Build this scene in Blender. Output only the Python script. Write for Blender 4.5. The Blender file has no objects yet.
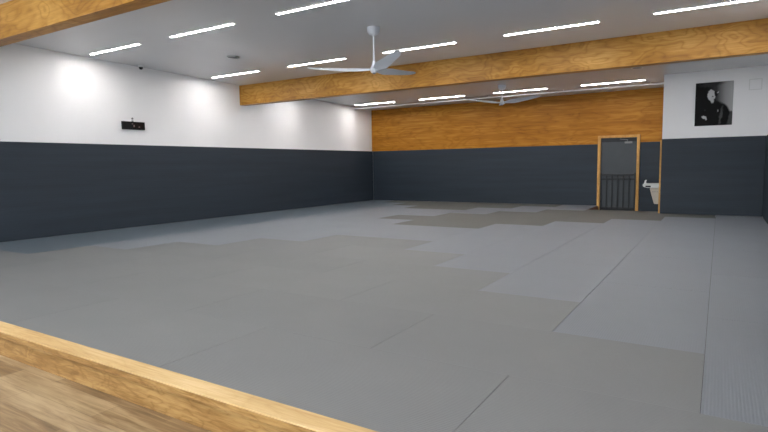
import bpy, bmesh, math, random
from mathutils import Vector, Matrix
random.seed(7)
S = bpy.context.scene
COL = S.collection
PI = math.pi

# ------------------------------------------------------------------ view
S.view_settings.view_transform = 'Standard'
S.view_settings.look = 'None'
S.view_settings.gamma = 1
S.view_settings.use_curve_mapping = False
S.view_settings.exposure = 1.42

# ------------------------------------------------------------------ room measures (metres)
XL, YB, XR, YJ = -11.09, 17.09, 0.87, 15.0     # faces of the padding: left, back, right, near alcove wall
XJ = -1.235                                     # left edge of the wall with the picture
PAD = 1.83
Y0 = -2.5                                       # how far the room is built behind the camera
CZ, CS = 3.746, -0.02283                        # sloping ceiling z = CZ + CS*y
PIT = -0.14                                     # level of the landing in front of the door
LOW = -0.21                                     # timber floor in front of the kerb
def ceil(y): return CZ + CS * y
TILT = math.atan(CS)

# ------------------------------------------------------------------ materials
def newmat(name):
    m = bpy.data.materials.new(name); m.use_nodes = True
    nt = m.node_tree; b = nt.nodes['Principled BSDF']
    return m, nt, b
def N(nt, t, **kw):
    n = nt.nodes.new(t)
    for k, v in kw.items():
        if k in n.inputs and not hasattr(n, k): n.inputs[k].default_value = v
        else: setattr(n, k, v)
    return n
def rgb(r, g, b):                               # sRGB 0..255 -> linear
    f = lambda c: c/12.92 if c <= .04045 else ((c+.055)/1.055)**2.4
    return (f(r/255), f(g/255), f(b/255), 1)
def ramp(nt, stops):
    r = N(nt, 'ShaderNodeValToRGB'); e = r.color_ramp.elements
    while len(e) < len(stops): e.new(.5)
    for s, (p, c) in zip(e, stops): s.position = p; s.color = c
    return r
def coords(nt, scale=(1, 1, 1), kind='Object'):
    tc = N(nt, 'ShaderNodeTexCoord'); mp = N(nt, 'ShaderNodeMapping')
    mp.inputs['Scale'].default_value = scale
    nt.links.new(tc.outputs[kind], mp.inputs['Vector'])
    return mp.outputs['Vector']
def noise(nt, vec, scale, detail=3, rough=.5, dist=0):
    n = N(nt, 'ShaderNodeTexNoise')
    n.inputs['Scale'].default_value = scale; n.inputs['Detail'].default_value = detail
    n.inputs['Roughness'].default_value = rough; n.inputs['Distortion'].default_value = dist
    nt.links.new(vec, n.inputs['Vector']); return n.outputs['Fac']
def math_(nt, op, a, b=None, c=None):
    n = N(nt, 'ShaderNodeMath', operation=op)
    for i, v in enumerate((a, b, c)):
        if v is None: continue
        if isinstance(v, (int, float)): n.inputs[i].default_value = v
        else: nt.links.new(v, n.inputs[i])
    return n.outputs[0]
def mixc(nt, fac, a, b, mode='MIX'):
    n = N(nt, 'ShaderNodeMix', data_type='RGBA', blend_type=mode)
    for i, v in ((0, fac), (6, a), (7, b)):
        if isinstance(v, (int, float)): n.inputs[i].default_value = v
        elif isinstance(v, tuple): n.inputs[i].default_value = v
        else: nt.links.new(v, n.inputs[i])
    return n.outputs[2]
def bump(nt, b, h, strength=.2, dist=.002):
    n = N(nt, 'ShaderNodeBump'); n.inputs['Strength'].default_value = strength; n.inputs['Distance'].default_value = dist
    nt.links.new(h, n.inputs['Height']); nt.links.new(n.outputs[0], b.inputs['Normal'])

def plain(name, col, rough=.5, metal=0, mott=.06, scale=6, spec=.5):
    m, nt, b = newmat(name)
    v = coords(nt); n = noise(nt, v, scale, 4)
    r = ramp(nt, [(.3, tuple(c*(1-mott) for c in col[:3])+(1,)), (.7, tuple(min(1, c*(1+mott)) for c in col[:3])+(1,))])
    nt.links.new(n, r.inputs[0]); nt.links.new(r.outputs[0], b.inputs['Base Color'])
    b.inputs['Roughness'].default_value = rough; b.inputs['Metallic'].default_value = metal
    b.inputs['Specular IOR Level'].default_value = spec
    return m
def emit(name, col, strength):
    m, nt, b = newmat(name)
    b.inputs['Base Color'].default_value = (.8, .8, .8, 1)
    b.inputs['Emission Color'].default_value = col; b.inputs['Emission Strength'].default_value = strength
    return m
def plywood(name, light, mid, dark, stretch=(.45, 1.0, 1.35), bands=34, rough=.45, spec=.25, off=(0, 0, 0), sc=.85, wl=.16, wb=.16, ws=.3):
    """rotary-cut plywood: contour lines of a stretched noise read as flame figure"""
    m, nt, b = newmat(name)
    v = coords(nt, stretch); nt.nodes[-1].inputs['Location'].default_value = off
    n = noise(nt, v, sc, 2.5, .5, .4)
    s = math_(nt, 'SINE', math_(nt, 'MULTIPLY', n, bands*PI))
    line = math_(nt, 'POWER', math_(nt, 'ABSOLUTE', s), .45)                       # thin dark growth lines
    band = math_(nt, 'MULTIPLY_ADD', math_(nt, 'SINE', math_(nt, 'MULTIPLY', n, bands*.45)), .5, .5)
    big = noise(nt, v, 1.3, 3, .5)
    fine = noise(nt, coords(nt, (stretch[0]*5, stretch[1]*30, stretch[2]*30)), 1.6, 4, .65)
    streak = noise(nt, coords(nt, (stretch[0]*1.6, stretch[1]*8, stretch[2]*8)), 1.5, 4, .6)
    t = math_(nt, 'ADD', math_(nt, 'MULTIPLY', line, wl), math_(nt, 'MULTIPLY', band, wb))
    t = math_(nt, 'ADD', t, math_(nt, 'MULTIPLY', big, .5))
    t = math_(nt, 'ADD', t, math_(nt, 'MULTIPLY', fine, .35))
    t = math_(nt, 'ADD', t, math_(nt, 'MULTIPLY', streak, ws))
    t = math_(nt, 'SUBTRACT', t, (wl*.75+wb*.5+.5*.5+.35*.5+ws*.5) - .72)          # centre the mix on .72
    r = ramp(nt, [(.42, dark), (.78, mid), (1.0, light)])
    nt.links.new(t, r.inputs[0])
    nt.links.new(r.outputs[0], b.inputs['Base Color'])
    b.inputs['Roughness'].default_value = rough; b.inputs['Specular IOR Level'].default_value = spec
    bump(nt, b, fine, .12, .001)
    return m

M = {}
M['white_wall'] = plain('white painted plasterboard', rgb(238, 237, 237), .42, mott=.012, scale=1.5)
M['ceiling'] = plain('satin white ceiling paint', rgb(222, 222, 223), .24, mott=.01, scale=.8, spec=.5)
M['white'] = plain('white enamel', rgb(235, 235, 236), .35, mott=.01)
M['fan_white'] = plain('satin white fan paint', rgb(214, 219, 226), .4, mott=.01)
M['white_plastic'] = plain('off white plastic', rgb(220, 220, 218), .5, mott=.02)
M['grey_metal'] = plain('grey painted metal', rgb(128, 128, 130), .45, mott=.03)
M['black'] = plain('black plastic', rgb(15, 15, 17), .45, mott=.1, spec=.2)
M['black_metal'] = plain('black painted steel', rgb(20, 22, 25), .45, mott=.1)
M['charcoal'] = plain('charcoal door paint', rgb(62, 67, 71), .5, mott=.05)
M['steel'] = plain('brushed steel', rgb(176, 175, 170), .4, .6, mott=.05)
M['putty'] = plain('putty coloured enamel', rgb(190, 182, 168), .45, mott=.05)
def lamp_material():
    # frosted strip: brightest along its middle, dimmer towards its edges
    m, nt, b = newmat('lit white LED diffuser')
    sep = N(nt, 'ShaderNodeSeparateXYZ'); nt.links.new(coords(nt), sep.inputs[0])
    t = math_(nt, 'DIVIDE', sep.outputs['Y'], .038)
    t = math_(nt, 'MAXIMUM', math_(nt, 'SUBTRACT', 1, math_(nt, 'MULTIPLY', t, t)), 0)
    e = math_(nt, 'MULTIPLY_ADD', math_(nt, 'POWER', t, 4), LAMP, .3)
    b.inputs['Base Color'].default_value = (.8, .8, .8, 1)
    b.inputs['Emission Color'].default_value = (1.0, .975, .96, 1)
    nt.links.new(e, b.inputs['Emission Strength'])
    return m
LAMP = 66
M['lamp'] = lamp_material()
M['subfloor'] = plain('dark rubber underlay', rgb(40, 41, 42), .8, mott=.1)
M['pit'] = plain('dark grey sheet floor', rgb(84, 85, 84), .6, mott=.06)
M['beam'] = plywood('varnished plywood of the beams', rgb(200, 152, 76), rgb(172, 122, 48), rgb(122, 76, 22), stretch=(.5, 1, 1.1), bands=12, sc=2.2, wl=.22, wb=.24, ws=.5, rough=.4)
M['panel'] = plywood('golden brown plywood wall', rgb(196, 138, 46), rgb(170, 110, 24), rgb(126, 76, 10), stretch=(.3, 1, 1.3), bands=9, sc=2.0, wl=.20, wb=.14, ws=.62, rough=.5)
M['curb_top'] = plywood('pale pine nosing', rgb(216, 188, 142), rgb(198, 166, 116), rgb(166, 128, 78), stretch=(.8, 3, 3), bands=9, sc=1.6, wl=.10, wb=.14, ws=.45, rough=.6, spec=.12)
M['curb_face'] = plywood('honey plywood riser', rgb(168, 132, 80), rgb(136, 100, 54), rgb(88, 58, 24), stretch=(1.0, 2, 2.4), bands=7, sc=3.0, wl=.16, wb=.24, ws=.75, rough=.5)
M['frame_wood'] = plywood('pale oak door casing', rgb(226, 182, 112), rgb(206, 158, 90), rgb(172, 124, 62), stretch=(4, 4, .8), bands=16, rough=.45)
M['brown_board'] = plywood('brown edge board', rgb(112, 68, 40), rgb(92, 54, 30), rgb(60, 34, 18), stretch=(2, 1, 4), bands=14)

def pad_material():
    m, nt, b = newmat('dark slate vinyl padding')
    v = coords(nt, (1, 1, 1), 'Object')
    sep = N(nt, 'ShaderNodeSeparateXYZ'); nt.links.new(v, sep.inputs[0])
    # fine horizontal ribs of the embossed vinyl
    w = math_(nt, 'SINE', math_(nt, 'MULTIPLY', sep.outputs['Z'], 2*PI/.046))
    n = noise(nt, coords(nt, (.5, .5, 9)), 1.0, 3, .5)
    t = math_(nt, 'ADD', math_(nt, 'MULTIPLY', w, .06), n)
    r = ramp(nt, [(.2, rgb(40, 48, 56)), (.85, rgb(47, 56, 66))])
    nt.links.new(t, r.inputs[0]); nt.links.new(r.outputs[0], b.inputs['Base Color'])
    b.inputs['Roughness'].default_value = .55; b.inputs['Specular IOR Level'].default_value = .35
    bump(nt, b, w, .12, .002)
    return m
M['pad'] = pad_material()

def mat_material(name, a, bcol, rough, spec=.5):
    """woven-straw pattern vinyl: fine ribs along the length of the mat (local Y)"""
    m, nt, b = newmat(name)
    v = coords(nt)
    sep = N(nt, 'ShaderNodeSeparateXYZ'); nt.links.new(v, sep.inputs[0])
    cross = math_(nt, 'SINE', math_(nt, 'MULTIPLY', sep.outputs['Y'], 2*PI/.012))
    oi = N(nt, 'ShaderNodeObjectInfo')
    n = noise(nt, coords(nt, (1, 1, 1)), 1.3, 4, .6)
    g = noise(nt, coords(nt, (90, 30, 1)), 1.0, 2, .6)
    t = math_(nt, 'ADD', math_(nt, 'MULTIPLY', n, .45), math_(nt, 'MULTIPLY', g, .28))
    t = math_(nt, 'ADD', t, math_(nt, 'MULTIPLY', oi.outputs['Random'], .22))
    r = ramp(nt, [(.2, a), (.75, bcol)])
    nt.links.new(t, r.inputs[0]); nt.links.new(r.outputs[0], b.inputs['Base Color'])
    b.inputs['Roughness'].default_value = rough; b.inputs['Specular IOR Level'].default_value = spec
    bump(nt, b, cross, .05, .0006)
    return m
M['mat_cross'] = mat_material('warm grey tatami vinyl', rgb(104, 105, 106), rgb(114, 115, 115), .55)
M['mat_cross_view_dark'] = mat_material('tatami vinyl with painted grazing view darkening', rgb(80, 80, 76), rgb(88, 88, 84), .55)  # crosswise vinyl again, its darkening at grazing view painted into the colour
M['mat_long'] = mat_material('blue grey tatami vinyl', rgb(107, 112, 119), rgb(117, 122, 129), .5)
M['mat_pad_reflection'] = mat_material('tatami vinyl with painted pad reflection', rgb(84, 94, 102), rgb(93, 103, 111), .36)  # lengthwise vinyl with the dark pad reflection painted into its colour

def plank_material():
    m, nt, b = newmat('brown oak vinyl planks')
    v = coords(nt); nt.nodes[-1].inputs['Location'].default_value = (.31, .07, 0)
    br = N(nt, 'ShaderNodeTexBrick', offset=.37, offset_frequency=2)
    br.inputs['Scale'].default_value = 1; br.inputs['Brick Width'].default_value = 1.22
    br.inputs['Row Height'].default_value = .18; br.inputs['Mortar Size'].default_value = .0022
    br.inputs['Color1'].default_value = (0, 0, 0, 1); br.inputs['Color2'].default_value = (1, 1, 1, 1)
    br.inputs['Mortar'].default_value = (.5, .5, .5, 1)
    nt.links.new(v, br.inputs['Vector'])
    gr = noise(nt, coords(nt, (1.3, 17, 1)), 1.6, 5, .62, .6)
    bl = noise(nt, coords(nt, (1.0, 4.5, 1)), 1.4, 3, .5)
    t = math_(nt, 'ADD', math_(nt, 'MULTIPLY_ADD', br.outputs['Color'], .22, .04), math_(nt, 'MULTIPLY_ADD', gr, .8, -.12))
    t = math_(nt, 'ADD', t, math_(nt, 'MULTIPLY', bl, .45))
    r = ramp(nt, [(.38, rgb(86, 66, 42)), (.60, rgb(128, 103, 71)), (.86, rgb(168, 145, 110))])
    nt.links.new(t, r.inputs[0])
    c = mixc(nt, math_(nt, 'MULTIPLY', br.outputs['Fac'], .45), r.outputs[0], rgb(110, 88, 64))
    nt.links.new(c, b.inputs['Base Color'])
    b.inputs['Roughness'].default_value = .42
    bump(nt, b, math_(nt, 'SUBTRACT', 1, br.outputs['Fac']), .3, .001)
    return m
M['planks'] = plank_material()

def portrait_material():
    """the printed picture: soft ellipses in the board's own coordinates (u across, v up)"""
    m, nt, b = newmat('black and white portrait print')
    tc = N(nt, 'ShaderNodeTexCoord'); sep = N(nt, 'ShaderNodeSeparateXYZ')
    nt.links.new(tc.outputs['Generated'], sep.inputs[0])
    u, v = sep.outputs['X'], sep.outputs['Z']
    wob = noise(nt, tc.outputs['Generated'], 9, 3, .6)
    wob = math_(nt, 'MULTIPLY', math_(nt, 'SUBTRACT', wob, .5), .10)
    u2 = math_(nt, 'ADD', u, wob); v2 = math_(nt, 'SUBTRACT', v, wob)
    def ell(cx, cy, rx, ry, ang=0, soft=.25):
        c, s = math.cos(ang), math.sin(ang)
        du = math_(nt, 'SUBTRACT', u2, cx); dv = math_(nt, 'SUBTRACT', v2, cy)
        p = math_(nt, 'DIVIDE', math_(nt, 'ADD', math_(nt, 'MULTIPLY', du, c), math_(nt, 'MULTIPLY', dv, s)), rx)
        q = math_(nt, 'DIVIDE', math_(nt, 'SUBTRACT', math_(nt, 'MULTIPLY', dv, c), math_(nt, 'MULTIPLY', du, s)), ry)
        d = math_(nt, 'SQRT', math_(nt, 'ADD', math_(nt, 'MULTIPLY', p, p), math_(nt, 'MULTIPLY', q, q)))
        mr = N(nt, 'ShaderNodeMapRange', interpolation_type='SMOOTHSTEP')
        mr.inputs['From Min'].default_value = 1+soft; mr.inputs['From Max'].default_value = 1-soft
        nt.links.new(d, mr.inputs['Value']); return mr.outputs[0]
    g = lambda x: rgb(x, x, x)
    bg = ramp(nt, [(.38, g(12)), (.62, g(58)), (.85, g(150)), (1, g(168))])
    nt.links.new(math_(nt, 'ADD', u, math_(nt, 'MULTIPLY', v, .06)), bg.inputs[0])
    c = bg.outputs[0]
    c = mixc(nt, ell(.42, .95, .30, .05, .05, .5), c, g(46))
    c = mixc(nt, ell(.93, .13, .16, .19, 0, .15), c, g(66))             # chair back, lower right
    c = mixc(nt, ell(.52, .14, .36, .42, -.15, .10), c, g(10))           # dark clothes
    c = mixc(nt, ell(.72, .28, .20, .24, .5, .15), c, g(9))              # shoulder
    c = mixc(nt, ell(.46, .52, .10, .14, 0, .2), c, g(12))               # collar
    c = mixc(nt, ell(.70, .22, .035, .20, -.18, .6), c, g(74))           # light along the sleeve
    c = mixc(nt, ell(.43, .70, .105, .125, .1, .12), c, g(196))          # pale head
    c = mixc(nt, ell(.455, .60, .05, .08, .1, .3), c, g(186))
    c = mixc(nt, ell(.555, .725, .05, .06, .2, .3), c, g(20))            # shaded side of the face
    c = mixc(nt, ell(.60, .765, .03, .02, .5, .4), c, g(170))
    c = mixc(nt, ell(.47, .665, .03, .012, 0, .5), c, g(70))
    c = mixc(nt, ell(.25, .20, .07, .03, -.2, .3), c, g(188))            # hand
    c = mixc(nt, ell(.30, .165, .025, .03, 0, .4), c, g(176))
    c = mixc(nt, ell(.615, .335, .02, .025, 0, .4), c, g(150))
    c = mixc(nt, ell(.27, .36, .03, .02, 0, .5), c, g(36))
    nt.links.new(c, b.inputs['Base Color']); b.inputs['Roughness'].default_value = .6; b.inputs['Specular IOR Level'].default_value = .15
    return m
M['portrait'] = portrait_material()
def display_material():
    m, nt, b = newmat('dark red tinted display window')
    v = coords(nt); n = noise(nt, v, 30, 2)
    r = ramp(nt, [(.3, rgb(16, 7, 7)), (.75, rgb(34, 14, 12))]); nt.links.new(n, r.inputs[0])
    nt.links.new(r.outputs[0], b.inputs['Base Color']); b.inputs['Roughness'].default_value = .35; b.inputs['Specular IOR Level'].default_value = .2
    return m
M['display'] = display_material()
M['display_reflection'] = plain('painted display reflection', rgb(120, 100, 98), .4, mott=.1, scale=40)  # pale patches that paint reflections onto the timer display

# ------------------------------------------------------------------ mesh helpers
def box(bm, x0, x1, y0, y1, z0, z1, bev=0, seg=2):
    r = bmesh.ops.create_cube(bm, size=1)
    vs = r['verts']
    for v in vs:
        v.co = Vector(((x0+x1)/2 + v.co.x*(x1-x0), (y0+y1)/2 + v.co.y*(y1-y0), (z0+z1)/2 + v.co.z*(z1-z0)))
    if bev:
        es = list({e for v in vs for e in v.link_edges})
        bmesh.ops.bevel(bm, geom=es, offset=bev, segments=seg, affect='EDGES', profile=.5)
    return bm
def prism(bm, pts, axis, a, b):
    """extrude a closed 2-D outline along an axis ('x': pts are (y,z); 'y': (x,z); 'z': (x,y))"""
    f = {'x': lambda p, t: (t, p[0], p[1]), 'y': lambda p, t: (p[0], t, p[1]), 'z': lambda p, t: (p[0], p[1], t)}[axis]
    A = [bm.verts.new(f(p, a)) for p in pts]; B = [bm.verts.new(f(p, b)) for p in pts]
    n = len(pts)
    bm.faces.new(A); bm.faces.new(B[::-1])
    for i in range(n): bm.faces.new((A[i], B[i], B[(i+1) % n], A[(i+1) % n]))
    bmesh.ops.recalc_face_normals(bm, faces=bm.faces[:])
    return bm
def lathe(bm, prof, n=32, c=(0, 0, 0)):
    rings = []
    for r, z in prof:
        if r < 1e-6: rings.append([bm.verts.new((c[0], c[1], c[2]+z))])
        else: rings.append([bm.verts.new((c[0]+r*math.cos(2*PI*i/n), c[1]+r*math.sin(2*PI*i/n), c[2]+z)) for i in range(n)])
    for a, b in zip(rings, rings[1:]):
        for i in range(n):
            j = (i+1) % n
            if len(a) == 1: bm.faces.new((a[0], b[i], b[j]))
            elif len(b) == 1: bm.faces.new((a[i], b[0], a[j]))
            else: bm.faces.new((a[i], b[i], b[j], a[j]))
    bmesh.ops.recalc_face_normals(bm, faces=bm.faces[:])
    return bm
def tube(bm, pts, r, n=10):
    pts = [Vector(p) for p in pts]; rings = []
    for i, p in enumerate(pts):
        d = (pts[min(i+1, len(pts)-1)] - pts[max(i-1, 0)]).normalized()
        s = d.orthogonal().normalized() if i == 0 else (s - d*s.dot(d)).normalized()
        t = d.cross(s)
        rings.append([bm.verts.new(p + r*(math.cos(2*PI*k/n)*s + math.sin(2*PI*k/n)*t)) for k in range(n)])
    for a, b in zip(rings, rings[1:]):
        for k in range(n): bm.faces.new((a[k], a[(k+1) % n], b[(k+1) % n], b[k]))
    bm.faces.new(rings[0][::-1]); bm.faces.new(rings[-1])
    bmesh.ops.recalc_face_normals(bm, faces=bm.faces[:])
    return bm
def obj(name, bm, mat, parent=None, smooth=False):
    me = bpy.data.meshes.new(name); bm.to_mesh(me); bm.free()
    if smooth:
        for p in me.polygons: p.use_smooth = True
    me.materials.append(M[mat])
    o = bpy.data.objects.new(name, me); COL.objects.link(o)
    if parent: o.parent = parent
    if smooth: 
        try: me.set_sharp_from_angle(angle=math.radians(40))
        except Exception: pass
    return o
def bx(*a, **k): return box(bmesh.new(), *a, **k)
def tag(o, label, cat, group=None):
    o['label'] = label; o['category'] = cat
    if group: o['group'] = group
    return o
def thing(name, label, cat, loc=(0, 0, 0), group=None, rot=(0, 0, 0)):
    o = bpy.data.objects.new(name, None); o.empty_display_size = .1; COL.objects.link(o)
    o.location = loc; o.rotation_euler = rot
    return tag(o, label, cat, group)
def struct(name, bm, mat, parent=None, label=None):
    o = obj(name, bm, mat, parent)
    if not parent: o['kind'] = 'structure'
    if label: o['label'] = label
    return o
def dup(root, loc, label, rotz=None):
    r = root.copy(); COL.objects.link(r); r.location = loc; r['label'] = label
    if rotz is not None: r.rotation_euler.z = rotz
    for ch in list(root.children):
        c = ch.copy(); COL.objects.link(c); c.parent = r
        for g in list(ch.children):
            d = g.copy(); COL.objects.link(d); d.parent = c
    return r

# ------------------------------------------------------------------ room shell
WT = .12                                        # wall thickness behind the padding face
struct('floor', bx(XL-.3, XR+.3, Y0, 1.975, LOW-.1, LOW), 'planks')
bm = bmesh.new()                                # raised base under the mats, with the landing left out
box(bm, XL-.06, XR+.06, 1.985, 15.55, PIT-.2, -.041)
box(bm, XL-.06, -3.068, 15.55, YB+.1, PIT-.2, -.041)
struct('floor_platform', bm, 'subfloor')
struct('floor_landing', bx(-3.067, XJ, 15.552, YB+.1, PIT-.1, PIT), 'pit')
struct('wall_left', bx(XL-.05-WT, XL-.05, Y0, YB+.3, -.5, 3.95), 'white_wall')
struct('wall_back', bx(XL-.05, XJ, YB+.11, YB+.3, -.5, 3.6), 'white_wall')
struct('wall_right', bx(XR+.05, XR+.05+WT, Y0, YJ+.05, -.5, 3.95), 'white_wall')
struct('wall_alcove', bx(XJ, XR+.05+WT, YJ+.05, YB+.3, -.5, 3.6), 'white_wall')
bm = bmesh.new()
prism(bm, [(3.42, ceil(3.42)), (YB+.3, ceil(YB+.3)), (YB+.3, 4.0), (3.42, 4.0)], 'x', XL-.17, XR+.17)
box(bm, XL-.17, XR+.17, Y0, 3.4195, 3.385, 3.55)     # lower soffit over the plank floor
struct('ceiling', bm, 'ceiling')

# ------------------------------------------------------------------ padding and panelling
tag(obj('wall_pad', bx(XL-.05, XL, 1.0, YB, 0, PAD, bev=.006), 'pad'),
    'long dark slate padding on the left wall, below the black timer', 'wall padding', 'slate wall pads')
tag(obj('wall_pad', bx(XL+.002, -3.10, YB, YB+.108, 0, PAD, bev=.006), 'pad'),
    'dark slate padding along the back wall under the wood panelling', 'wall padding', 'slate wall pads')
tag(obj('wall_pad', bx(-1.962, XJ-.002, YB, YB+.108, PIT, PAD+.02, bev=.006), 'pad'),
    'narrow dark slate pad between the door and the drinking fountain', 'wall padding', 'slate wall pads')
tag(obj('wall_pad', bx(XJ+.002, XR-.002, YJ, YJ+.048, 0, PAD+.01, bev=.006), 'pad'),
    'dark slate padding below the framed portrait', 'wall padding', 'slate wall pads')
tag(obj('wall_pad', bx(XR, XR+.048, 2.0, YJ+.047, 0, PAD+.01, bev=.006), 'pad'),
    'dark slate padding seen edge on along the right wall', 'wall padding', 'slate wall pads')
bm = bmesh.new()
zt = ceil(YB+.05)-.004
prism(bm, [(XL-.048, PAD+.002), (-3.10, PAD+.002), (-3.10, 2.075), (-1.962, 2.075), (-1.962, PAD+.022), (XJ-.002, PAD+.022), (XJ-.002, zt), (XL-.048, zt)], 'y', YB+.02, YB+.108)
tag(obj('wood_panelling', bm, 'panel'), 'golden brown plywood panelling on the upper back wall above slate padding', 'wall panelling')

# ------------------------------------------------------------------ beams
for y, zb, ztop, lab in ((3.4226, 2.968, 3.384, 'plywood clad beam nearest the camera, at the upper left'),
                         (10.567, 2.981, ceil(10.567)-.001, 'long plywood clad beam crossing mid room above the white ceiling fan')):
    t = thing('ceiling_beam', lab, 'beam', (0, y, 0), 'plywood ceiling beams')
    off = 0 if y > 5 else 3
    top2 = ceil(y+.2)-.001 if y > 5 else ceil(y+.2)-.001
    bm = bmesh.new()
    if y > 5: prism(bm, [(0, zb), (.2, zb), (.2, top2), (0, ztop)], 'x', XL-.048, XR+.045)
    else: prism(bm, [(0, zb), (.2, zb), (.2, top2), (.001, top2), (.001, ztop), (0, ztop)], 'x', XL-.048, XR+.045)
    obj('beam_body', bm, 'beam', t)

# ------------------------------------------------------------------ step edge between timber floor and mats
t = thing('step_edging', 'pale wooden step edging between the plank floor and the grey mats', 'step', (0, 2.04, LOW))
def rounded(y0, y1, z0, z1, r):
    pts = [(y1, z0), (y1, z1)]
    for i in range(7):
        a = PI/2 + PI/2*i/6; pts.append((y0+r+r*math.cos(a), z1-r+r*math.sin(a)))
    for i in range(7):
        a = PI + PI/2*i/6; pts.append((y0+r+r*math.cos(a), z0+r+r*math.sin(a)))
    return pts
bm = bmesh.new(); prism(bm, rounded(1.9635-2.04, 2.105-2.04, .166, .213, .004), 'x', XL+.002, XR-.002)
obj('nosing', bm, 'curb_top', t, True)
o = obj('edge_strip', bx(XL+.002, XR-.002, 1.955-2.04, 1.9632-2.04, .168, .208, bev=.0035, seg=3), 'curb_face', t); o['label'] = 'darker front edge strip'
obj('cove', bx(XL+.002, XR-.002, 1.966-2.04, 1.9755-2.04, .148, .1655, bev=.003), 'curb_face', t)
obj('riser', bx(XL+.002, XR-.002, 1.976-2.04, 1.984-2.04, 0, .166), 'curb_face', t)

# ------------------------------------------------------------------ mats: crosswise and lengthwise courses
MX, X0, MY, YC = 1.01, -.04, 1.005, 2.108
def xk(k):                                      # seam k counted from the right
    return max(XL+.003, min(XR-.003, X0 - MX*k))
def yj(j):
    if j == 0: return YC
    return 2.095 + MY*j
ORD = ['', 'first', 'second', 'third', 'fourth', 'fifth', 'sixth', 'seventh', 'eighth', 'ninth', 'tenth', 'eleventh']
RIBBED, RIB_P, RIB_H = {}, .0168, .0010
def mat(x0, x1, y0, y1, lengthwise, label, group, tone=None):
    gx, gy = .0019, .0006
    cx, cy = (x0+x1)/2, (y0+y1)/2
    w, l = (x1-x0)/2-gx, (y1-y0)/2-gy
    if not lengthwise: w, l = l, w
    key = (round(w, 4), round(l, 4))
    if key not in RIBBED:
        n = max(1, round((w-.006)*2/RIB_P)); SEG = 8
        pts = [(w, -.04), (-w, -.04), (-w, 0)]
        for i in range(n*SEG+1):
            x = -(w-.006) + 2*(w-.006)*i/(n*SEG)
            pts.append((x, -RIB_H*(.5-.5*math.cos(2*PI*i/SEG))))
        pts.append((w, 0))
        bm = prism(bmesh.new(), pts, 'y', -l, l)
        me = bpy.data.meshes.new('tatami_mat'); bm.to_mesh(me); bm.free(); me.materials.append(None)
        RIBBED[key] = me
    o = bpy.data.objects.new('tatami_mat', RIBBED[key]); COL.objects.link(o)
    o.material_slots[0].link = 'OBJECT'; o.material_slots[0].material = M[tone or ('mat_long' if lengthwise else 'mat_cross')]
    o.location = (cx, cy, 0)
    if not lengthwise: o.rotation_euler.z = PI/2
    return tag(o, label, 'floor mat', group)
# crosswise courses: row -> list of (right seam k0, left seam k1)
XLEFT = 11.5
cross = {0: [(-1.2, 1), (1, 3), (3, 5), (5, 7), (7, 9), (9, XLEFT)],
         1: [(0, 2), (2, 4), (4, 6), (6, 8), (8, 10)],
         2: [(1, 3), (3, 5), (5, 7), (7, 9)], 3: [(2, 4), (4, 6), (6, 8)], 4: [(3, 5), (5, 7)], 5: [(4, 6)],
         8: [(4, 6)], 9: [(3, 5), (5, 7)], 10: [(2, 4), (4, 6)], 11: [(1, 3), (3, 5)],
         12: [(0, 2), (2, 4), (6, 8)], 13: [(5, 7), (7, 9)], 14: [(4, 6), (6, 8), (8, 10)]}
def rank(i, n):
    if n == 1: return 'the only mat'
    return 'rightmost' if i == 0 else ('leftmost' if i == n-1 else ORD[i+1] + ' from right')
for j, lst in cross.items():
    n = len(lst)
    for i, (k0, k1) in enumerate(lst):
        x1, x0 = xk(k0), xk(k1)
        y0, y1 = yj(j), yj(j+1)
        if j == 14: y1 = YB-.003
        if j <= 5:
            where = f'in the {ORD[j+1]} crosswise row behind the wooden step'
            lab = f'warm grey mat, {rank(i, n)} {where}' if n > 1 else 'single warm grey crosswise mat ending the front triangle, sixth row behind the wooden step'
            grp = 'warm grey crosswise mats at the front'
        else:
            r = 15-j
            where = f'in the {ORD[r]} mat row out from the back wall'
            lab = f'darker crosswise mat, {rank(i, n)} {where}' if n > 1 else f'single darker crosswise mat nearest the camera in the far zigzag'
            grp = 'darker crosswise mats in the far zigzag'
        if j == 12 and i == 0:
            pass
        mat(x0, x1, y0, y1, False, lab, grp, 'mat_cross' if j <= 5 else 'mat_cross_view_dark')
# narrow strip finishing the mats at the landing by the door
mat(-3.07, XJ-.003, yj(13), 15.548, False, 'narrow view-darkened mat strip at the landing in front of the door', 'darker crosswise mats in the far zigzag', 'mat_cross_view_dark')
# lengthwise columns: column -> list of (first row, one past last row)
long_ = {-1: [(1, 13)], 0: [(2, 12)], 1: [(3, 11)], 2: [(4, 10)], 3: [(5, 9), (13, 15)], 4: [(6, 8), (12, 14)], 5: [(6, 8), (11, 13)],
         6: [(5, 9), (10, 12)], 7: [(4, 12)], 8: [(3, 13)], 9: [(2, 14)], 10: [(1, 15)]}
for k, runs in long_.items():
    idx = 0
    total = sum((b-a)//2 for a, b in runs)
    for a, b in runs:
        for j in range(a, b, 2):
            x1, x0 = (XR-.003 if k < 0 else xk(k)), xk(k+1)
            if k == 10: x0 = XL+.003
            y0, y1 = yj(j), yj(j+2)
            if y1 > YB-.1: y1 = YB-.003
            if k < 0 and y1 > YJ-.1: y1 = YJ-.003
            idx += 1
            if k < 0: c = 'column along the right wall'
            elif k == 10: c = 'column along the left wall'
            elif k <= 5: c = f'{ORD[k+2]} column from right wall'
            else: c = f'{ORD[11-k]} column from left wall'
            pos = 'front' if idx == 1 else ('rearmost' if idx == total else f'{ORD[idx]} from front')
            if total == 1: pos = 'the only one'
            mat(x0, x1, y0, y1, True, f'{"reflection-darkened" if k >= 9 else "blue grey"} lengthwise mat, {pos} in the {c}',
                'reflection-darkened lengthwise mats by the left wall' if k >= 9 else 'blue grey lengthwise mats', 'mat_pad_reflection' if k >= 9 else 'mat_long')

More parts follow.
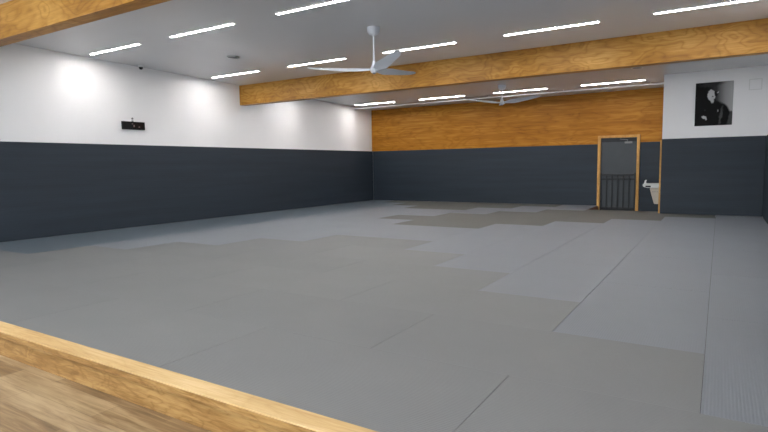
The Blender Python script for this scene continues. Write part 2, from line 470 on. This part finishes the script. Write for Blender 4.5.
# ------------------------------------------------------------------ landing edge, door, gate
tag(obj('edge_board', bx(-3.066, -3.046, 15.555, YB-.004, PIT, -.001), 'brown_board'),
    'brown board edging the mats beside the left door jamb', 'edge board')
d = struct('door_1', bx(-3.02, -2.04, YB+.03, YB+.075, PIT+.01, 2.0, bev=.004), 'charcoal')
bm = bmesh.new()
zt = 2.072; zi = 2.0; xa, xb, xc, xd = -3.097, -3.022, -2.038, -1.964
prism(bm, [(xa, PIT), (xb, PIT), (xb, zi), (xc, zi), (xc, PIT-.0), (xd, PIT-.0), (xd, zt), (xa, zt)], 'y', YB-.05, YB+.106)
f = obj('door_frame', bm, 'frame_wood', d)
f['label'] = 'pale wood door frame'
o = obj('top_rail', bx(-3.0, -2.06, YB+.022, YB+.032, 1.88, 1.985, bev=.002), 'black_metal', d); o['label'] = 'black rail across the top of the door'
o = obj('kick_plate', bx(-3.0, -2.06, YB+.022, YB+.032, PIT+.02, PIT+.1, bev=.002), 'black_metal', d)
c = obj('door_closer', bx(-2.37, -2.17, YB-.02, YB+.028, 1.83, 1.885, bev=.008), 'grey_metal', d, True)
obj('closer_arm', tube(bmesh.new(), [(-2.3, YB, 1.885), (-2.28, YB-.015, 1.93), (-2.5, YB-.015, 1.96)], .009), 'grey_metal', c, True)

t = thing('safety_gate', 'black barred gate standing in front of the dark door', 'gate', (-2.53, YB-.005, PIT))
gx0, gx1 = -.46, .46
for z, h in ((1.06, .05), (.93, .045), (.06, .05)):
    obj('rail', bx(gx0, gx1, -.014, .014, z-h/2, z+h/2, bev=.004), 'black_metal', t)
for x in (gx0, gx1):
    obj('post', bx(x-.02, x+.02, -.018, .018, 0, 1.12, bev=.004), 'black_metal', t)
n = 5
for i in range(1, n+1):
    x = gx0 + (gx1-gx0)*i/(n+1)
    b_ = obj('bar', bx(x-.017, x+.017, -.009, .009, .06, 1.06, bev=.003), 'black_metal', t)
    obj('bar_cap', bx(x-.028, x+.028, -.017, .017, .90, .965, bev=.006), 'black_metal', b_)

tag(obj('corner_trim', bx(XJ-.040, XJ-.003, YJ+.06, YJ+.15, PIT, PAD-.01, bev=.004), 'frame_wood'),
    'thin pale wood corner strip right of the drinking fountain', 'trim')

# ------------------------------------------------------------------ drinking fountain on the alcove side wall (faces -x)
t = thing('drinking_fountain', 'pale wall mounted drinking fountain beside the thin wood strip', 'drinking fountain', (XJ, 15.8, 0))
bm = bmesh.new()                                # apron: tapers towards the wall as it goes down
V = []
for z, dx, hw in ((.60, -.335, .19), (.42, -.285, .17), (.185, -.215, .13)):
    V.append([bm.verts.new(p) for p in ((0, -hw, z), (dx, -hw, z), (dx, hw, z), (0, hw, z))])
for a, b in zip(V, V[1:]):
    for i in range(4): bm.faces.new((a[i], b[i], b[(i+1) % 4], a[(i+1) % 4]))
bm.faces.new(V[0]); bm.faces.new(V[-1][::-1])
bmesh.ops.recalc_face_normals(bm, faces=bm.faces[:])
bmesh.ops.bevel(bm, geom=[e for e in bm.edges], offset=.012, segments=2, affect='EDGES')
ap = obj('apron', bm, 'putty', t, True)
for i in range(4):
    obj('grille_slot', bx(-.26+i*.055, -.23+i*.055, -.186, -.178, .50, .515), 'grey_metal', ap)
bm = bmesh.new()
prism(bm, [(0, .61), (-.40, .61), (-.50, .64), (-.515, .665), (-.515, .71), (-.49, .722), (0, .722)], 'y', -.235, .235)
bmesh.ops.bevel(bm, geom=[e for e in bm.edges], offset=.01, segments=2, affect='EDGES')
ba = obj('basin', bm, 'steel', t, True)
o = obj('bowl', lathe(bmesh.new(), [(.15, .001), (.145, .004), (.10, .002), (.04, .0015), (0, .0012)], 28, (-.27, 0, .722)), 'grey_metal', ba, True)
o = obj('push_bar', bx(-.44, -.30, -.243, -.228, .628, .668, bev=.005), 'black', ba); o['label'] = 'black push bar'
sp = obj('spout', tube(bmesh.new(), [(-.475, 0, .715), (-.475, 0, .770), (-.470, 0, .785), (-.455, 0, .792), (-.44, 0, .788)], .022, 12), 'white', t, True)
obj('spout_guard', lathe(bmesh.new(), [(0, 0), (.034, 0), (.034, .012), (.022, .03), (0, .032)], 20, (-.475, 0, .718)), 'white', sp, True)

t.scale = (.90, 1, 1)

# ------------------------------------------------------------------ ceiling lights
def light_fixture(label, x0, x1, y):
    L = (x1-x0)/2
    t = thing('linear_light', label, 'ceiling light', ((x0+x1)/2, y, ceil(y)-.001), 'linear LED ceiling lights', (TILT, 0, 0))
    bm = bmesh.new()                            # slim aluminium body with open underside
    for a in ((-L-.012, L+.012, -.054, -.046), (-L-.012, L+.012, .046, .054), (-L-.012, -L, -.046, .046), (L, L+.012, -.046, .046)):
        box(bm, a[0], a[1], a[2], a[3], -.011, 0)
    obj('housing', bm, 'white', t)
    obj('diffuser', bx(-L+.001, L-.001, -.045, .045, -.010, -.004, bev=.002), 'lamp', t)
    return t
XS = [(-10.78, -9.19), (-8.30, -6.69), (-5.77, -4.22), (-3.27, -1.74), (-.92, .62)]
ROWN = [(6.30, 'first'), (9.35, 'second'), (12.4, 'hidden'), (15.55, 'far')]
proto = light_fixture('x', 0, 1.56, 6.30)
first = True
PLACE = ['leftmost', 'second from left', 'third from left', 'fourth from left', 'rightmost']
for y, nm in ROWN:
    for i, (x0, x1) in enumerate(XS):
        if nm == 'far' and i == 4: continue
        if nm == 'first': lab = f'linear ceiling light, {PLACE[i]} in the row nearest the camera'
        elif nm == 'second': lab = f'linear ceiling light, {PLACE[i]} in the row just before the plywood beam'
        elif nm == 'hidden': lab = f'linear ceiling light, {PLACE[i]} in the row hidden behind the plywood beam'
        else: lab = f'linear ceiling light, {PLACE[i] if i < 3 else "rightmost"} in the far row before the wood panelling'
        loc = ((x0+x1)/2, y, ceil(y)-.001)
        if first: proto['label'] = lab; proto.location = loc; first = False
        else: dup(proto, loc, lab)
# two unseen rows added over the timber floor to light the front
for y, rn in ((.6, 'first'), (-1.2, 'second')):
    for i, (x0, x1) in enumerate(XS):
        r = dup(proto, ((x0+x1)/2, y, 3.384), f'linear ceiling light, {PLACE[i]} in the {rn} unseen added row over the plank floor')
        r.rotation_euler.x = 0

# slim white rail under the far ceiling
t = thing('ceiling_rail', 'slim white rail hung along the ceiling before the wood panelling', 'rail', (0, 16.02, ceil(16.02)))
obj('tube', tube(bmesh.new(), [(XL-.045, 0, -.056), (XJ-.004, 0, -.056)], .019, 14), 'white', t, True)
for i in range(9):
    x = XL + .5 + i*1.12
    obj('hanger', bx(x-.008, x+.008, -.008, .008, -.04, .0, bev=.002), 'white', t)

# ------------------------------------------------------------------ ceiling fans
def blade_bm():
    """airfoil plank: length along +x, twisted, rounded tip"""
    bm = bmesh.new(); secs = []
    R0, R1 = .03, 1.15; n = 16
    for i in range(n+1):
        s = i/n; x = R0 + (R1-R0)*s
        ch = .055 + .155*min(1, (s/.28))**.8 if s < .28 else .21 - .085*((s-.28)/.72)
        if s > .9: ch *= math.sqrt(max(.02, 1-((s-.9)/.1)**2))*.75+.25*(1-(s-.9)/.1) + .02
        tw = -math.radians(26 - 10*s)
        z = .012 + .075*s**1.6
        sec = []
        for k in range(12):
            a = 2*PI*k/12
            yy = math.cos(a)*ch/2; zz = math.sin(a)*.008 + .010*(1-(2*yy/ch)**2)
            sec.append(bm.verts.new((x, yy*math.cos(tw)-zz*math.sin(tw), z + yy*math.sin(tw)+zz*math.cos(tw))))
        secs.append(sec)
    for a, b in zip(secs, secs[1:]):
        for k in range(12): bm.faces.new((a[k], a[(k+1) % 12], b[(k+1) % 12], b[k]))
    bm.faces.new(secs[0]); bm.faces.new(secs[-1])
    bmesh.ops.recalc_face_normals(bm, faces=bm.faces[:])
    return bm
def ceiling_fan(label, x, y, rz, drop):
    t = thing('ceiling_fan', label, 'ceiling fan', (x, y, ceil(y)-.003), 'white three blade ceiling fans', (0, 0, rz))
    obj('canopy', lathe(bmesh.new(), [(0, 0), (.103, 0), (.106, -.03), (.10, -.08), (.075, -.117), (.03, -.135), (0, -.137)]), 'fan_white', t, True)
    obj('downrod', tube(bmesh.new(), [(0, 0, -.09), (0, 0, -drop+.12)], .0135, 14), 'fan_white', t, True)
    hub = obj('motor_housing', lathe(bmesh.new(), [(0, .155), (.022, .155), (.026, .12), (.036, .085), (.046, .06), (.06, .045), (.068, .02), (.064, -.012), (.045, -.038), (0, -.046)], c=(0, 0, -drop)), 'fan_white', t, True)
    o = obj('motor_cap', lathe(bmesh.new(), [(0, -.044), (.03, -.044), (.03, -.054), (.02, -.058), (0, -.058)], 20, (0, 0, -drop)), 'grey_metal', hub, True)
    first = None
    for i in range(3):
        if first is None: b = first = obj('blade', blade_bm(), 'fan_white', t, True)
        else: b = first.copy(); COL.objects.link(b); b.parent = t
        b.location = (0, 0, -drop); b.rotation_euler = (0, 0, 2*PI*i/3)
    return t
ceiling_fan('white three blade ceiling fan in front of the long plywood beam', -4.94, 7.69, math.radians(-38), .70)
ceiling_fan('white three blade ceiling fan beyond the beam, before the wood panelling', -5.095, 14.335, math.radians(-12), .48)

# ------------------------------------------------------------------ small fittings on the ceiling
def ceiling_disc(label, x, y):
    t = thing('ceiling_speaker', label, 'ceiling speaker', (x, y, ceil(y)-.001), 'round ceiling speakers', (TILT, 0, 0))
    obj('rim', lathe(bmesh.new(), [(0, 0), (.125, 0), (.125, -.012), (.112, -.017), (.106, -.012), (0, -.012)], 36), 'white_plastic', t, True)
    o = obj('grille', lathe(bmesh.new(), [(.105, -.0121), (.10, -.016), (.06, -.019), (0, -.02)], 36), 'grey_metal', t, True)
    return t
ceiling_disc('round ceiling speaker in front of the beam, left of the fan', -8.6, 8.02)
ceiling_disc('round ceiling speaker beyond the beam, near the portrait wall', -1.68, 13.72)

t = thing('security_camera', 'small dome security camera at the ceiling edge above the black timer', 'security camera', (-10.93, 7.5, ceil(7.5)-.001))
obj('mount', lathe(bmesh.new(), [(0, 0), (.058, 0), (.06, -.02), (.052, -.045), (0, -.045)], 28), 'white_plastic', t, True)
o = obj('dome', lathe(bmesh.new(), [(.044, -.045), (.043, -.062), (.033, -.082), (.017, -.093), (0, -.096)], 24), 'black', t, True)
o['label'] = 'black dome lens'

# ------------------------------------------------------------------ timer on the left wall (faces +x)
t = thing('wall_timer', 'black digital timer box mounted on the white left wall', 'timer', (XL-.05, 7.36, 2.168), None, (0, 0, math.radians(0)))
obj('case', bx(0, .055, -.268, .268, 0, .175, bev=.006), 'black', t)
dsp = obj('display', bx(.0552, .0585, -.02, .225, .028, .147, bev=.001), 'display', t); dsp['label'] = 'dark red display window'
obj('display', bx(.0552, .0585, -.245, -.07, .028, .147, bev=.001), 'black', t)
for y0, y1, z0, z1 in ((-.055, -.03, .115, .135), (-.02, .012, .06, .105), (.105, .14, .05, .075)):
    obj('reflection_patch', bx(.0586, .060, y0, y1, z0, z1), 'display_reflection', t)
br = obj('bracket', bx(0, .012, -.02, .02, .175, .205, bev=.002), 'grey_metal', t)
hk = obj('hook', lathe(bmesh.new(), [(0, 0), (.022, 0), (.022, .012), (0, .014)], 16), 'grey_metal', br, True)
hk.rotation_euler = (0, PI/2, 0); hk.location = (0, 0, .245)

# ------------------------------------------------------------------ portrait and access panel on the alcove wall
t = thing('portrait_print', 'black and white portrait print of a pale haired person in dark clothes', 'picture', (-.174, YJ+.046, 2.12))
obj('backing_board', bx(-.378, .378, -.022, 0, 0, 1.005, bev=.002), 'black', t)
obj('print', bx(-.376, .376, -.026, -.0222, .002, 1.003), 'portrait', t)
t = thing('access_panel', 'square white access panel high on the wall, right of the portrait', 'access panel', (.625, YJ+.05, 2.88))
bm = bmesh.new()
for a in ((-.125, .125, 0, .018), (-.125, .125, .232, .25), (-.125, -.107, .018, .232), (.107, .125, .018, .232)):
    box(bm, a[0], a[1], -.014, 0, a[2], a[3])
obj('frame', bm, 'white_plastic', t)
obj('cover', bx(-.104, .104, -.010, 0, .021, .229, bev=.002), 'white_wall', t)

# ------------------------------------------------------------------ world: soft daylight entering from the open front behind the camera
w = bpy.data.worlds.new('world'); S.world = w; w.use_nodes = True
bgn = w.node_tree.nodes['Background']
bgn.inputs['Color'].default_value = (.80, .90, 1.0, 1); bgn.inputs['Strength'].default_value = 1.4

# ------------------------------------------------------------------ camera
cam = bpy.data.cameras.new('camera'); co = bpy.data.objects.new('camera', cam); COL.objects.link(co)
F = Vector((-.52623311, .84523564, -.09303455)); R = Vector((.84955509, .52729189, -.01481293)); U = Vector((-.03653594, .08683303, .99555269))
mw = Matrix((R, U, -F)).transposed().to_4x4(); mw.translation = Vector((0, 0, 1.28883))
co.matrix_world = mw
cam.sensor_width = 36; cam.lens = 538.56/768*36; cam.clip_start = .05; cam.clip_end = 200
S.camera = co
